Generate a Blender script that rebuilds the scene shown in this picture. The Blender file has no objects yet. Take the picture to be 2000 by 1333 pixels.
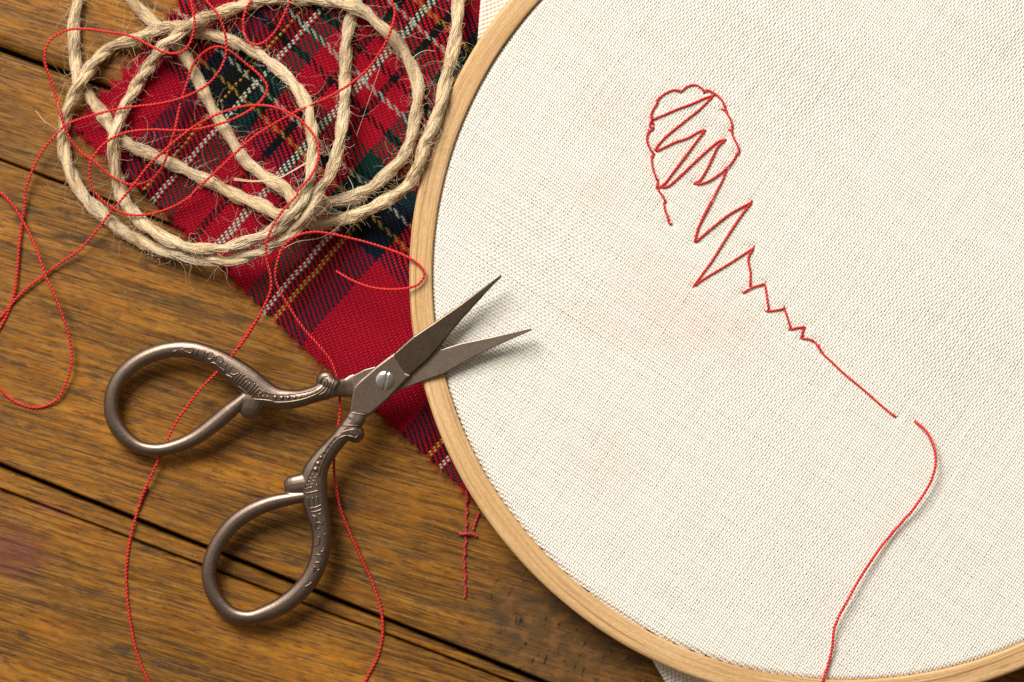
import bpy, math, random
import numpy as np
from mathutils import Vector
from mathutils.bvhtree import BVHTree

random.seed(7)
RNG = np.random.default_rng(11)
scene = bpy.context.scene
COL = scene.collection
MM = 0.001

# ------------------------------------------------------------------ camera, world, lamps, exposure
FOCAL, SENSOR = 100.0, 36.0
ZF = 0.0085                                   # focus plane: top of the hoop
DIST = 0.22 * FOCAL / SENSOR
CZ = ZF + DIST
cam_d = bpy.data.cameras.new('camera'); cam = bpy.data.objects.new('camera', cam_d); COL.objects.link(cam)
cam.location = (0, 0, CZ); cam.rotation_euler = (0, 0, 0)
cam_d.lens = FOCAL; cam_d.sensor_width = SENSOR; cam_d.clip_start = 0.01; cam_d.clip_end = 20
cam_d.dof.use_dof = True; cam_d.dof.focus_distance = DIST - 0.0005; cam_d.dof.aperture_fstop = 4.5
scene.camera = cam

w = bpy.data.worlds.new('World'); scene.world = w; w.use_nodes = True
wn = w.node_tree; wn.nodes.clear()
tc = wn.nodes.new('ShaderNodeTexCoord'); dp = wn.nodes.new('ShaderNodeVectorMath'); dp.operation = 'DOT_PRODUCT'
wd = Vector((-0.5, 0.85, 0.02)).normalized(); dp.inputs[1].default_value = wd
wr = wn.nodes.new('ShaderNodeValToRGB'); mr = wn.nodes.new('ShaderNodeMapRange')
mr.inputs[1].default_value = -1; mr.inputs[2].default_value = 1
wr.color_ramp.elements[0].color = (0.10, 0.075, 0.05, 1); wr.color_ramp.elements[0].position = 0.25
wr.color_ramp.elements[1].color = (1.0, 0.95, 0.87, 1); wr.color_ramp.elements[1].position = 0.95
e_ = wr.color_ramp.elements.new(0.6); e_.color = (0.23, 0.20, 0.165, 1)
bg = wn.nodes.new('ShaderNodeBackground'); bg.inputs[1].default_value = 1.08
wo = wn.nodes.new('ShaderNodeOutputWorld')
wn.links.new(tc.outputs['Generated'], dp.inputs[0]); wn.links.new(dp.outputs['Value'], mr.inputs[0])
wn.links.new(mr.outputs[0], wr.inputs[0]); wn.links.new(wr.outputs[0], bg.inputs[0]); wn.links.new(bg.outputs[0], wo.inputs[0])

def area(name, loc, target, size, power, color, sy=None):
    d = bpy.data.lights.new(name, 'AREA'); d.energy = power; d.color = color
    d.shape = 'RECTANGLE'; d.size = size; d.size_y = sy or size
    o = bpy.data.objects.new(name, d); COL.objects.link(o); o.location = loc
    o.rotation_euler = (Vector(target) - Vector(loc)).to_track_quat('-Z', 'Y').to_euler()
    return o
area('window_lamp', (-0.52, 0.86, 0.98), (0.0, 0.0, 0), 0.66, 28.5, (1.0, 0.945, 0.865), 0.66)

vs = scene.view_settings
vs.view_transform = 'Standard'; vs.look = 'None'; vs.exposure = 0.04; vs.gamma = 1; vs.use_curve_mapping = False

# ------------------------------------------------------------------ helpers
S0 = 0.22 / 2000.0
def P(px, py, z):
    """photo pixel + height (metres) -> world point"""
    k = S0 * (CZ - z) / DIST
    return np.stack(np.broadcast_arrays((np.asarray(px, float) - 1000) * k, -(np.asarray(py, float) - 666.5) * k, np.asarray(z, float) + 0 * np.asarray(px, float)), -1)
def K(o, pts):
    return [((p[0] / o[2]) + o[0], (p[1] / o[2]) + o[1]) + tuple(p[2:]) for p in pts]
C1 = (0, 0, 3.332); C2 = (400, 0, 3.332); C3 = (0, 350, 3.332); C4 = (400, 350, 3.332)
C5 = (150, 620, 3.332); C6 = (350, 900, 3.332); C7 = (600, 500, 3.332); CB = (0, 950, 3.48)
C5B = (440, 680, 7.143); C6B = (520, 780, 6.664); C8R = (280, 640, 8.333); C9R = (550, 940, 6.06)
CS1 = (1200, 130, 4.165); CS2 = (1300, 400, 2.962); CT = (1500, 780, 2.41); CH = (850, 940, 5.555)

def mesh_obj(name, verts, faces, mat, parent=None, smooth=True, uv=None):
    me = bpy.data.meshes.new(name)
    verts = np.asarray(verts, np.float32)
    if isinstance(faces, np.ndarray):
        n = faces.shape[1]
        me.vertices.add(len(verts)); me.vertices.foreach_set('co', verts.ravel())
        me.loops.add(faces.size); me.loops.foreach_set('vertex_index', faces.ravel().astype(np.int32))
        me.polygons.add(len(faces)); me.polygons.foreach_set('loop_start', np.arange(0, faces.size, n, dtype=np.int32))
        try: me.polygons.foreach_set('loop_total', np.full(len(faces), n, np.int32))
        except Exception: pass
        me.update(calc_edges=True); me.validate()
    else:
        me.from_pydata([tuple(map(float, v)) for v in verts], [], [tuple(map(int, f)) for f in faces]); me.update()
    if uv is not None:
        li = np.zeros(len(me.loops), np.int32); me.loops.foreach_get('vertex_index', li)
        l = me.uv_layers.new(name='UVMap'); l.data.foreach_set('uv', np.asarray(uv, np.float32)[li].ravel())
    me.polygons.foreach_set('use_smooth', np.full(len(me.polygons), smooth))
    if mat: me.materials.append(mat)
    o = bpy.data.objects.new(name, me); COL.objects.link(o)
    if parent: o.parent = parent
    return o
def thing(name, label, cat, loc=(0, 0, 0), kind=None):
    o = bpy.data.objects.new(name, None); COL.objects.link(o); o.empty_display_size = 0.01
    tag(o, label, cat, kind); return o
def tag(o, label, cat, kind=None, group=None):
    o['label'] = label; o['category'] = cat
    if kind: o['kind'] = kind
    if group: o['group'] = group
    return o

def catmull(pts, step):
    """resample (x,y[,extra]) control points through a centripetal-ish spline at about `step` px"""
    p = np.array([tuple(q) + (0,) * (3 - len(q)) for q in pts], float)
    p = np.vstack([2 * p[0] - p[1], p, 2 * p[-1] - p[-2]])
    out = []
    for i in range(1, len(p) - 2):
        a, b, c, d = p[i - 1:i + 3]
        n = max(2, int(np.hypot(*(c - b)[:2]) / (step * 0.5)))
        t = np.linspace(0, 1, n, endpoint=False)[:, None]
        la, lb, lc = [max(np.hypot(*(y - x)[:2]), 1e-6) ** 0.5 for x, y in ((a, b), (b, c), (c, d))]
        m1 = (c - b) + lb * ((b - a) / la - (c - a) / (la + lb))
        m2 = (c - b) + lb * ((d - c) / lc - (d - b) / (lb + lc))
        out.append((2 * t**3 - 3 * t**2 + 1) * b + (t**3 - 2 * t**2 + t) * m1 + (-2 * t**3 + 3 * t**2) * c + (t**3 - t**2) * m2)
    out.append(p[-2][None]); q = np.vstack(out)
    s = np.r_[0, np.cumsum(np.hypot(*np.diff(q[:, :2], axis=0).T))]
    n = max(3, int(s[-1] / step) + 1); u = np.linspace(0, s[-1], n)
    return np.stack([np.interp(u, s, q[:, k]) for k in range(3)], 1)

def frames(p):
    T = np.gradient(p, axis=0); T /= np.linalg.norm(T, axis=1)[:, None] + 1e-12
    N = np.cross((0, 0, 1.0), T); N /= np.linalg.norm(N, axis=1)[:, None] + 1e-12
    return T, N, np.cross(T, N)
def arclen(p): return np.r_[0, np.cumsum(np.linalg.norm(np.diff(p, axis=0), axis=1))]
def tube(p, rad, sides, lobes=0, depth=0.0, pitch=1.0, phase=0.0, cap=True):
    """verts, quads, uv(arc length m, angle 0..1) of a tube; lobes>0 gives a twisted multi-ply section"""
    T, N, B = frames(p); n = len(p); s = arclen(p)
    th = np.linspace(0, 2 * np.pi, sides, endpoint=False)
    rad = np.broadcast_to(np.asarray(rad, float), (n,))
    tw = 2 * np.pi * s / pitch + phase
    ang = th[None, :] + (tw[:, None] if lobes else 0)
    r = rad[:, None] * np.ones((1, sides))
    if lobes: r = r * (1 - depth + depth * np.abs(np.cos(lobes * th / 2.0)))[None, :]
    v = p[:, None] + r[..., None] * (np.cos(ang)[..., None] * N[:, None] + np.sin(ang)[..., None] * B[:, None])
    v = v.reshape(-1, 3)
    i = np.arange(n - 1)[:, None] * sides; j = np.arange(sides)[None]; k = (j + 1) % sides
    f = np.stack([i + j, i + k, i + sides + k, i + sides + j], -1).reshape(-1, 4)
    uv = np.stack([np.repeat(s, sides), np.tile(th / (2 * np.pi), n)], 1)
    if cap:
        v = np.vstack([v, p[0] - T[0] * rad[0] * .5, p[-1] + T[-1] * rad[-1] * .5]); a = n * sides; b = a + 1
        jj = np.arange(sides); kk = (jj + 1) % sides
        f = np.vstack([f, np.stack([np.full(sides, a), kk, jj, jj], 1), np.stack([np.full(sides, b), (n - 1) * sides + jj, (n - 1) * sides + kk, (n - 1) * sides + kk], 1)])
        uv = np.vstack([uv, uv[:1], uv[-1:]])
    return v, f, uv
def tri_fix(f):
    return [tuple(dict.fromkeys(map(int, q))) for q in f]
class Bag:
    def __init__(s): s.v, s.f, s.u, s.n = [], [], [], 0
    def add(s, v, f, uv=None):
        s.v.append(np.asarray(v, float)); s.f.append(np.asarray(f) + s.n)
        s.u.append(np.zeros((len(v), 2)) if uv is None else uv); s.n += len(v)
    def build(s, name, mat, parent=None):
        return mesh_obj(name, np.vstack(s.v), np.vstack(s.f), mat, parent, uv=np.vstack(s.u))

def smooth_noise(nx, ny, x, y):
    """bilinear-interpolated random grid, x,y in 0..1, value about -1..1"""
    g = RNG.uniform(-1, 1, (nx + 2, ny + 2))
    fx = np.clip(x, 0, 1) * nx; fy = np.clip(y, 0, 1) * ny
    ix = fx.astype(int).clip(0, nx); iy = fy.astype(int).clip(0, ny); tx = fx - ix; ty = fy - iy
    tx = tx * tx * (3 - 2 * tx); ty = ty * ty * (3 - 2 * ty)
    return (g[ix, iy] * (1 - tx) + g[ix + 1, iy] * tx) * (1 - ty) + (g[ix, iy + 1] * (1 - tx) + g[ix + 1, iy + 1] * tx) * ty

# ------------------------------------------------------------------ node helper
class NT:
    def __init__(s, name):
        s.m = bpy.data.materials.new(name); s.m.use_nodes = True; s.t = s.m.node_tree
        s.bsdf = s.t.nodes['Principled BSDF']
    def new(s, k, **kw):
        n = s.t.nodes.new(k)
        for a, b in kw.items(): setattr(n, a, b)
        return n
    def put(s, sock, v):
        if v is None: return
        if isinstance(v, bpy.types.NodeSocket): s.t.links.new(v, sock)
        else: sock.default_value = v
    def coord(s, kind='Object'): return s.new('ShaderNodeTexCoord').outputs[kind]
    def uv(s): return s.coord('UV')
    def mapping(s, v, loc=(0, 0, 0), rot=(0, 0, 0), sc=(1, 1, 1)):
        n = s.new('ShaderNodeMapping'); s.put(n.inputs[0], v)
        n.inputs[1].default_value = loc; n.inputs[2].default_value = rot; n.inputs[3].default_value = sc
        return n.outputs[0]
    def noise(s, v, scale, detail=2, rough=.5, dist=0, out=0):
        n = s.new('ShaderNodeTexNoise'); s.put(n.inputs['Vector'], v); n.inputs['Scale'].default_value = scale
        n.inputs['Detail'].default_value = detail; n.inputs['Roughness'].default_value = rough; n.inputs['Distortion'].default_value = dist
        return n.outputs[out]
    def math(s, op, a, b=None, c=None, clamp=False):
        n = s.new('ShaderNodeMath', operation=op, use_clamp=clamp)
        for k, x in enumerate((a, b, c)): s.put(n.inputs[k], x)
        return n.outputs[0]
    def vmath(s, op, a, b=None, out=0):
        n = s.new('ShaderNodeVectorMath', operation=op); s.put(n.inputs[0], a); s.put(n.inputs[1], b); return n.outputs[out]
    def mix(s, f, a, b, mode='MIX'):
        n = s.new('ShaderNodeMix', data_type='RGBA', blend_type=mode)
        s.put(n.inputs[0], f)
        for k, x in ((6, a), (7, b)): s.put(n.inputs[k], x + (1,) if isinstance(x, tuple) and len(x) == 3 else x)
        return n.outputs[2]
    def ramp(s, f, stops, interp='LINEAR'):
        n = s.new('ShaderNodeValToRGB'); s.put(n.inputs[0], f); r = n.color_ramp; r.interpolation = interp
        while len(r.elements) < len(stops): r.elements.new(0.5)
        for e, (p, c) in zip(r.elements, stops):
            e.position = p; e.color = (c, c, c, 1) if isinstance(c, (int, float)) else tuple(c) + (1,)
        return n.outputs[0]
    def range(s, v, a, b, c=0, d=1, smooth=False):
        n = s.new('ShaderNodeMapRange'); n.interpolation_type = 'SMOOTHSTEP' if smooth else 'LINEAR'
        s.put(n.inputs[0], v)
        for k, x in zip((1, 2, 3, 4), (a, b, c, d)): n.inputs[k].default_value = x
        return n.outputs[0]
    def sep(s, v):
        n = s.new('ShaderNodeSeparateXYZ'); s.put(n.inputs[0], v); return n.outputs
    def comb(s, x, y, z=0.0):
        n = s.new('ShaderNodeCombineXYZ')
        for k, q in enumerate((x, y, z)): s.put(n.inputs[k], q)
        return n.outputs[0]
    def bump(s, h, strength, dist, prev=None):
        n = s.new('ShaderNodeBump'); s.put(n.inputs['Height'], h); n.inputs['Strength'].default_value = strength
        n.inputs['Distance'].default_value = dist
        if prev: s.put(n.inputs['Normal'], prev)
        return n.outputs[0]
    def out(s, color=None, rough=.5, metal=0, normal=None, **kw):
        b = s.bsdf
        s.put(b.inputs['Base Color'], color + (1,) if isinstance(color, tuple) and len(color) == 3 else color)
        s.put(b.inputs['Roughness'], rough); b.inputs['Metallic'].default_value = metal
        if normal: s.put(b.inputs['Normal'], normal)
        for k, v in kw.items(): s.put(b.inputs[k.replace('_', ' ')], v)
        return s.m

GRAIN = math.atan(0.386); FIBRE = math.atan(0.30)

def spot(n, co, px, py, rx, ry, rot=0.0, soft=.6, wob=None):
    """soft elliptical mask (1 inside) round a spot of the table, edge broken by noise"""
    c = P(px, py, 0.0)
    d = n.vmath('SUBTRACT', co, tuple(float(q) for q in c))
    d = n.mapping(d, rot=(0, 0, rot)); d = n.vmath('DIVIDE', d, (rx * S0, ry * S0, 1.0))
    x, y, _ = n.sep(d)
    L = n.math('SQRT', n.math('ADD', n.math('MULTIPLY', x, x), n.math('MULTIPLY', y, y)))
    if wob is not None: L = n.math('ADD', L, wob)
    return n.range(L, 1 - soft, 1 + soft, 1, 0, True)

def mat_table(off=(0, 0, 0), tint=1.0):
    n = NT('stained_pine_board')
    co = n.coord('Object')
    r = n.vmath('ADD', n.mapping(co, rot=(0, 0, FIBRE)), tuple(off))
    wv = n.noise(n.mapping(r, sc=(14, 40, 1)), 1.0, 2, out=1)
    r2 = n.vmath('ADD', r, n.vmath('MULTIPLY', n.vmath('SUBTRACT', wv, (.5, .5, .5)), (0.004, 0.0035, 0)))
    big = n.noise(n.mapping(r2, sc=(28, 210, 1)), 1, 6, .72)
    col = n.ramp(big, [(.32, (0.075, 0.028, 0.004)), (.44, (0.20, 0.071, 0.004)), (.55, (0.325, 0.122, 0.007)), (.70, (0.46, 0.20, 0.019))])
    tone = n.range(n.noise(n.mapping(r, loc=(2, 5, 0), sc=(17, 60, 1)), 1, 4, .62), .36, .64, .46, 1.22)
    col = n.mix(1.0, col, n.comb(tone, tone, tone), 'MULTIPLY')
    # growth-ring lines along the board
    ring = n.noise(n.mapping(r2, sc=(5, 640, 1)), 1, 4, .65)
    lines = n.ramp(ring, [(.38, 1), (.45, .5), (.51, 0)])
    lmod = n.range(n.noise(n.mapping(r2, loc=(5, 5, 0), sc=(40, 160, 1)), 1, 3), .35, .65, .25, 1)
    rv = n.math('ADD', n.math('MULTIPLY', n.sep(r2)[1], 520.0), n.math('MULTIPLY', n.noise(n.mapping(r2, loc=(6, 1, 0), sc=(7, 110, 1)), 1, 3, .6), 5.0))
    saw = n.ramp(n.math('FRACT', rv), [(0.0, 0), (.45, .08), (.86, 1), (.95, .9), (1.0, 0)])
    lines = n.math('MAXIMUM', n.math('MULTIPLY', lines, lmod), n.math('MULTIPLY', n.math('MULTIPLY', saw, .85), n.range(n.noise(n.mapping(r2, loc=(1, 9, 0), sc=(26, 130, 1)), 1, 3), .36, .62, .12, 1)))
    col = n.mix(n.math('MULTIPLY', lines, .95), col, (0.045, 0.018, 0.005))
    fine = n.noise(n.mapping(r2, sc=(75, 2300, 1)), 1, 4, .65)
    col = n.mix(n.range(fine, .42, .66, 0, .7), col, (0.38, 0.185, 0.034))
    pores = n.ramp(n.noise(n.mapping(r2, loc=(2, 7, 0), sc=(190, 2600, 1)), 1, 3, .65), [(.36, 1), (.45, 0)])
    col = n.mix(n.math('MULTIPLY', pores, .85), col, (0.040, 0.017, 0.005))
    blk = n.noise(n.mapping(r, loc=(8, 3, 0), sc=(330, 560, 1)), 1, 3, .65)
    col = n.mix(n.range(blk, .48, .68, 0, .38), col, (0.082, 0.036, 0.010))
    # greyish worn blotches, short and along the grain
    gr = n.noise(n.mapping(r, sc=(70, 260, 1)), 1, 6, .7)
    gmask = n.ramp(gr, [(.545, 0), (.62, .85), (.8, 1)])
    clump = n.range(n.noise(n.mapping(r, sc=(26, 50, 1)), 1, 2), .36, .56, 0.15, 1)
    gmask = n.math('MULTIPLY', gmask, clump)
    col = n.mix(n.math('MULTIPLY', gmask, .85), col, (0.034, 0.023, 0.012))
    # pale rubbed patches
    pale = n.ramp(n.noise(n.mapping(r, loc=(3.1, 1.7, 0), sc=(70, 300, 1)), 1, 3, .6), [(.6, 0), (.75, .6)])
    col = n.mix(n.math('MULTIPLY', pale, .5), col, (0.44, 0.235, 0.065))
    wob = n.math('MULTIPLY', n.math('SUBTRACT', n.noise(n.mapping(r, sc=(130, 420, 1)), 1, 4, .65), .5), 2.0)
    # weathered end with cross cracks near the hoop
    wz = spot(n, co, 1085, 1245, 165, 100, GRAIN, .55, wob)
    col = n.mix(n.math('MULTIPLY', wz, .72), col, (0.075, 0.046, 0.022))
    tick = n.noise(n.mapping(r, rot=(0, 0, .12), sc=(760, 230, 1)), 1, 3, .6)
    tk = n.math('MULTIPLY', n.ramp(tick, [(.35, 1), (.39, 0)]), wz)
    col = n.mix(n.math('MULTIPLY', tk, .85), col, (0.015, 0.009, 0.005))
    cell = n.range(n.noise(n.mapping(r, loc=(9, 2, 0), sc=(330, 480, 1)), 1, 1), .5, .66, 0, .5)
    col = n.mix(n.math('MULTIPLY', cell, wz), col, (0.24, 0.11, 0.035))
    # old red paint smears
    st = spot(n, co, 28, 1078, 60, 46, .4, .7, wob)
    col = n.mix(n.math('MULTIPLY', st, .5), col, (0.14, 0.034, 0.040))
    st2 = spot(n, co, 92, 990, 40, 7, GRAIN, .6, wob)
    col = n.mix(n.math('MULTIPLY', st2, .6), col, (0.22, 0.075, 0.06))
    # knot under the thread crossing
    kn = spot(n, co, 40, 432, 17, 11, GRAIN, .6, wob)
    col = n.mix(n.math('MULTIPLY', kn, .8), col, (0.05, 0.026, 0.012))
    # dust specks and lint
    sp = n.ramp(n.noise(co, 780, 1, .5), [(.765, 0), (.80, 1)])
    col = n.mix(n.math('MULTIPLY', sp, .25), col, (0.6, 0.5, 0.36))
    if tint != 1.0: col = n.mix(1.0, col, (tint, tint, tint), 'MULTIPLY')
    h = n.math('ADD', n.math('MULTIPLY', lines, -.9), n.math('ADD', n.math('MULTIPLY', fine, .5), n.math('MULTIPLY', pores, -.5)))
    h = n.math('ADD', h, n.math('MULTIPLY', tk, -.8))
    nb = n.bump(h, .55, 0.0002)
    nb = n.bump(n.noise(n.mapping(r2, sc=(30, 90, 1)), 1, 3), .16, 0.0012, nb)
    rg = n.math('ADD', n.range(big, .3, .7, .34, .46), n.math('MULTIPLY', gmask, .2))
    return n.out(col, rg, 0, nb, Specular_IOR_Level=.24)

def mat_hoop():
    n = NT('birch_hoop_wood')
    u = n.uv()                                    # metres along, metres across
    wob = n.noise(n.mapping(u, sc=(35, 60, 1)), 1, 2, out=1)
    r = n.vmath('ADD', u, n.vmath('MULTIPLY', n.vmath('SUBTRACT', wob, (.5, .5, .5)), (0, 0.0011, 0)))
    a = n.noise(n.mapping(r, sc=(45, 1500, 1)), 1, 5, .7)
    col = n.ramp(a, [(.28, (0.44, 0.245, 0.095)), (.5, (0.68, 0.44, 0.21)), (.75, (0.77, 0.56, 0.31))])
    ln = n.ramp(n.noise(n.mapping(r, loc=(1, 1, 0), sc=(11, 1500, 1)), 1, 3, .6), [(.35, 1), (.42, 0)])
    col = n.mix(n.math('MULTIPLY', ln, .7), col, (0.27, 0.12, 0.04))
    gr = n.noise(n.mapping(u, sc=(900, 2600, 1)), 1, 3, .7)
    col = n.mix(n.range(gr, .42, .7, 0, .5), col, (0.40, 0.215, 0.09))
    fl = n.ramp(n.noise(n.mapping(u, rot=(0, 0, .25), sc=(160, 620, 1)), 1, 1, .5), [(.735, 0), (.78, 1)])
    col = n.mix(n.math('MULTIPLY', fl, .7), col, (0.40, 0.19, 0.07))
    cl = n.range(n.noise(n.mapping(u, sc=(25, 80, 1)), 1, 3), .42, .68, 0, .45)
    col = n.mix(cl, col, (0.50, 0.27, 0.10))
    sc_ = n.ramp(n.noise(n.mapping(u, rot=(0, 0, .5), sc=(420, 2400, 1)), 1, 2, .6), [(.66, 0), (.76, 1)])
    msk = n.range(n.noise(n.mapping(u, loc=(4, 0, 0), sc=(30, 30, 1)), 1, 2), .5, .62, 0, 1)
    col = n.mix(n.math('MULTIPLY', n.math('MULTIPLY', sc_, msk), .7), col, (0.80, 0.66, 0.46))
    fib = n.noise(n.mapping(r, sc=(240, 5200, 1)), 1, 2, .6)
    nb = n.bump(n.math('SUBTRACT', n.math('ADD', fib, gr), n.math('MULTIPLY', ln, .8)), .5, 0.00014)
    nb = n.bump(n.noise(n.mapping(u, sc=(60, 250, 1)), 1, 2), .3, 0.0006, nb)
    return n.out(col, n.range(a, .3, .7, .42, .55), 0, nb, Specular_IOR_Level=.4)

def mat_linen(name='ivory_linen'):
    n = NT(name)
    co = n.coord('Object')
    r = n.mapping(co, rot=(0, 0, -math.radians(57)))
    a = n.noise(n.mapping(r, sc=(60, 900, 1)), 1, 3, .6); b = n.noise(n.mapping(r, sc=(900, 60, 1)), 1, 3, .6)
    v = n.math('MULTIPLY', n.math('ADD', a, b), .5)
    col = n.ramp(v, [(.3, (0.69, 0.668, 0.60)), (.5, (0.79, 0.777, 0.72)), (.7, (0.85, 0.848, 0.81))])
    cool = n.range(n.noise(n.mapping(r, sc=(240, 420, 1)), 1, 2), .55, .72, 0, .35)
    col = n.mix(cool, col, (0.74, 0.77, 0.70))
    fz = n.noise(co, 2600, 2, .6)
    col = n.mix(n.range(fz, .3, .7, 0, .35), col, (0.69, 0.645, 0.565))
    wob = n.math('MULTIPLY', n.math('SUBTRACT', n.noise(co, 190, 4, .65), .5), 2.6)
    for px, py, rx, ry, k in ((1320, 590, 120, 75, .13), (1160, 380, 60, 30, .13), (1400, 660, 110, 40, .10), (1180, 640, 90, 30, .12), (1180, 220, 60, 40, .10), (1340, 300, 90, 80, .10), (1190, 900, 50, 60, .10)):
        m = spot(n, co, px, py, rx, ry, .4, .8, wob)
        col = n.mix(n.math('MULTIPLY', m, k), col, (0.74, 0.36, 0.30))
    nb = n.bump(n.noise(co, 5200, 2, .6), .35, 0.00008)
    m = n.out(col, .85, 0, nb, Specular_IOR_Level=.2)
    n.bsdf.inputs['Sheen Weight'].default_value = .15
    return m
def mat_linen_flat():
    n = NT('ivory_linen_margin')
    co = n.coord('Object'); r = n.mapping(co, rot=(0, 0, -math.radians(57)))
    x, y, _ = n.sep(n.vmath('MULTIPLY', r, (1 / (6.6 * S0), 1 / (4.7 * S0), 1)))
    sx = n.math('SINE', n.math('MULTIPLY', x, math.pi)); sy = n.math('SINE', n.math('MULTIPLY', y, math.pi))
    h = n.math('MULTIPLY', sx, sy)
    col = n.ramp(n.noise(r, 900, 2), [(.3, (0.74, 0.67, 0.59)), (.7, (0.82, 0.76, 0.68))])
    return n.out(col, .9, 0, n.bump(h, .6, 0.0002), Specular_IOR_Level=.2)

def mat_tartan():
    n = NT('tartan_wool_twill')
    x, y, _ = n.sep(n.uv())                        # fabric px along a, b
    R = (0.44, 0.007, 0.024); Kk = (0.009, 0.009, 0.010); G = (0.009, 0.034, 0.028); W = (0.46, 0.40, 0.36); Y = (0.42, 0.20, 0.030); N = (0.011, 0.016, 0.034)
    bands = [(0, W), (5, R), (36, Kk), (52, R), (101, G), (139, Kk), (146, W), (156, Kk), (174, Y), (183, Kk), (209, N), (250, R)]
    wob = n.noise(n.uv(), 0.02, 2, out=1)
    wx, wy, _ = n.sep(n.vmath('MULTIPLY', n.vmath('SUBTRACT', wob, (.5, .5, .5)), (9, 9, 0)))
    x = n.math('ADD', x, wx); y = n.math('ADD', y, wy)
    PA, PB = 5.0, 2.72
    i = n.math('FLOOR', n.math('DIVIDE', x, PA)); j = n.math('FLOOR', n.math('DIVIDE', y, PB))
    bands_b = [(0, W), (5, R), (36, Kk), (52, R), (94, G), (132, Kk), (148, W), (158, Kk), (186, Y), (196, Kk), (218, N), (248, R)]
    def sett(idx, pitch, piv, scale, bands):
        c = n.math('MULTIPLY', n.math('ADD', idx, .5), pitch)
        c = n.math('DIVIDE', n.math('SUBTRACT', c, piv), scale)
        c = n.math('PINGPONG', n.math('ABSOLUTE', c), 382.0)
        return n.ramp(n.math('DIVIDE', c, 382.0), [(p / 382.0, q) for p, q in bands], 'CONSTANT')
    ca = sett(i, PA, 367.0, 1.0, bands); cb = sett(j, PB, 456.0, .965, bands_b)
    m = n.math('FLOORED_MODULO', n.math('ADD', i, j), 4.0)
    on = n.math('LESS_THAN', m, 1.5)
    col = n.mix(on, cb, ca)
    fa = n.math('FRACT', n.math('DIVIDE', x, PA)); fb = n.math('FRACT', n.math('DIVIDE', y, PB))
    pa = n.math('SINE', n.math('MULTIPLY', fa, math.pi)); pb = n.math('SINE', n.math('MULTIPLY', fb, math.pi))
    la = n.math('SINE', n.math('MULTIPLY', n.math('DIVIDE', n.math('ADD', m, fb), 2.0), math.pi))
    lb = n.math('SINE', n.math('MULTIPLY', n.math('DIVIDE', n.math('ADD', n.math('SUBTRACT', m, 2.0), fa), 2.0), math.pi))
    ha = n.math('MULTIPLY', pa, n.math('ADD', .55, n.math('MULTIPLY', n.math('ABSOLUTE', la), .45)))
    hb = n.math('MULTIPLY', pb, n.math('ADD', .55, n.math('MULTIPLY', n.math('ABSOLUTE', lb), .45)))
    hmix = n.new('ShaderNodeMix', data_type='FLOAT'); n.put(hmix.inputs[0], on); n.put(hmix.inputs[2], hb); n.put(hmix.inputs[3], ha)
    h = hmix.outputs[0]
    fz = n.noise(n.uv(), .55, 3, .65)
    col = n.mix(n.range(fz, .45, .7, 0, .5), col, n.mix(1.0, col, (1.55, 3.6, 2.6), 'MULTIPLY'))
    col = n.mix(n.range(n.noise(n.uv(), .20, 3, .7), .5, .72, 0, .5), col, n.mix(1.0, col, (.5, .5, .5), 'MULTIPLY'))
    h = n.math('ADD', h, n.math('MULTIPLY', fz, .5))
    nb = n.bump(h, 1.0, 0.00045)
    m_ = n.out(col, .95, 0, nb, Specular_IOR_Level=.06)
    return m_

def mat_jute():
    n = NT('jute_fibre')
    u = n.uv()
    a = n.noise(n.mapping(u, sc=(70, 17, 1)), 1, 4, .65, .6)
    b = n.noise(n.mapping(u, sc=(150, 44, 1)), 1, 3, .6, .3)
    col = n.ramp(a, [(.25, (0.60, 0.425, 0.215)), (.5, (0.82, 0.65, 0.405)), (.75, (0.93, 0.81, 0.59))])
    col = n.mix(n.range(b, .38, .60, .42, 0), col, (0.45, 0.29, 0.14))
    big = n.noise(n.coord('Object'), 55, 2)
    col = n.mix(n.range(big, .45, .65, 0, .35), col, (0.55, 0.385, 0.205))
    nb = n.bump(n.math('ADD', a, b), .6, 0.0003)
    return n.out(col, .75, 0, nb, Specular_IOR_Level=.25)
def mat_fuzz():
    n = NT('loose_jute_fibre')
    col = n.ramp(n.noise(n.coord('Object'), 120, 2), [(.3, (0.58, 0.42, 0.24)), (.7, (0.82, 0.70, 0.52))])
    return n.out(col, .6, 0, None, Specular_IOR_Level=.3)
def mat_thread(name, c0, c1):
    n = NT(name)
    u = n.uv()
    a = n.noise(n.mapping(u, sc=(900, 6, 1)), 1, 3, .6)
    col = n.mix(n.range(a, .3, .7), c0, c1)
    nb = n.bump(a, .4, 0.0001)
    m = n.out(col, .42, 0, nb, Specular_IOR_Level=.42)
    n.bsdf.inputs['Sheen Weight'].default_value = .08
    return m
def mat_metal(name, c, rough, bumpy=.25, aniso=False):
    n = NT(name)
    co = n.coord('Object')
    a = n.noise(co, 260, 4, .6); b = n.noise(co, 1500, 3, .6)
    k = n.range(a, .3, .7, .92, 1.06)
    col = n.mix(1.0, c, n.comb(k, k, k), 'MULTIPLY')
    nb = n.bump(n.math('ADD', b, a), bumpy, 0.00008)
    if aniso:
        nb = n.bump(b, .03, 0.00004)
        r = n.mapping(co, rot=(0, 0, math.radians(55)), sc=(120, 4200, 1))
        nb = n.bump(n.noise(r, 1, 2, .6), .12, 0.00004, nb)
    return n.out(col, n.range(b, .3, .7, rough - .03, rough + .04), 1.0, nb)

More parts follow.
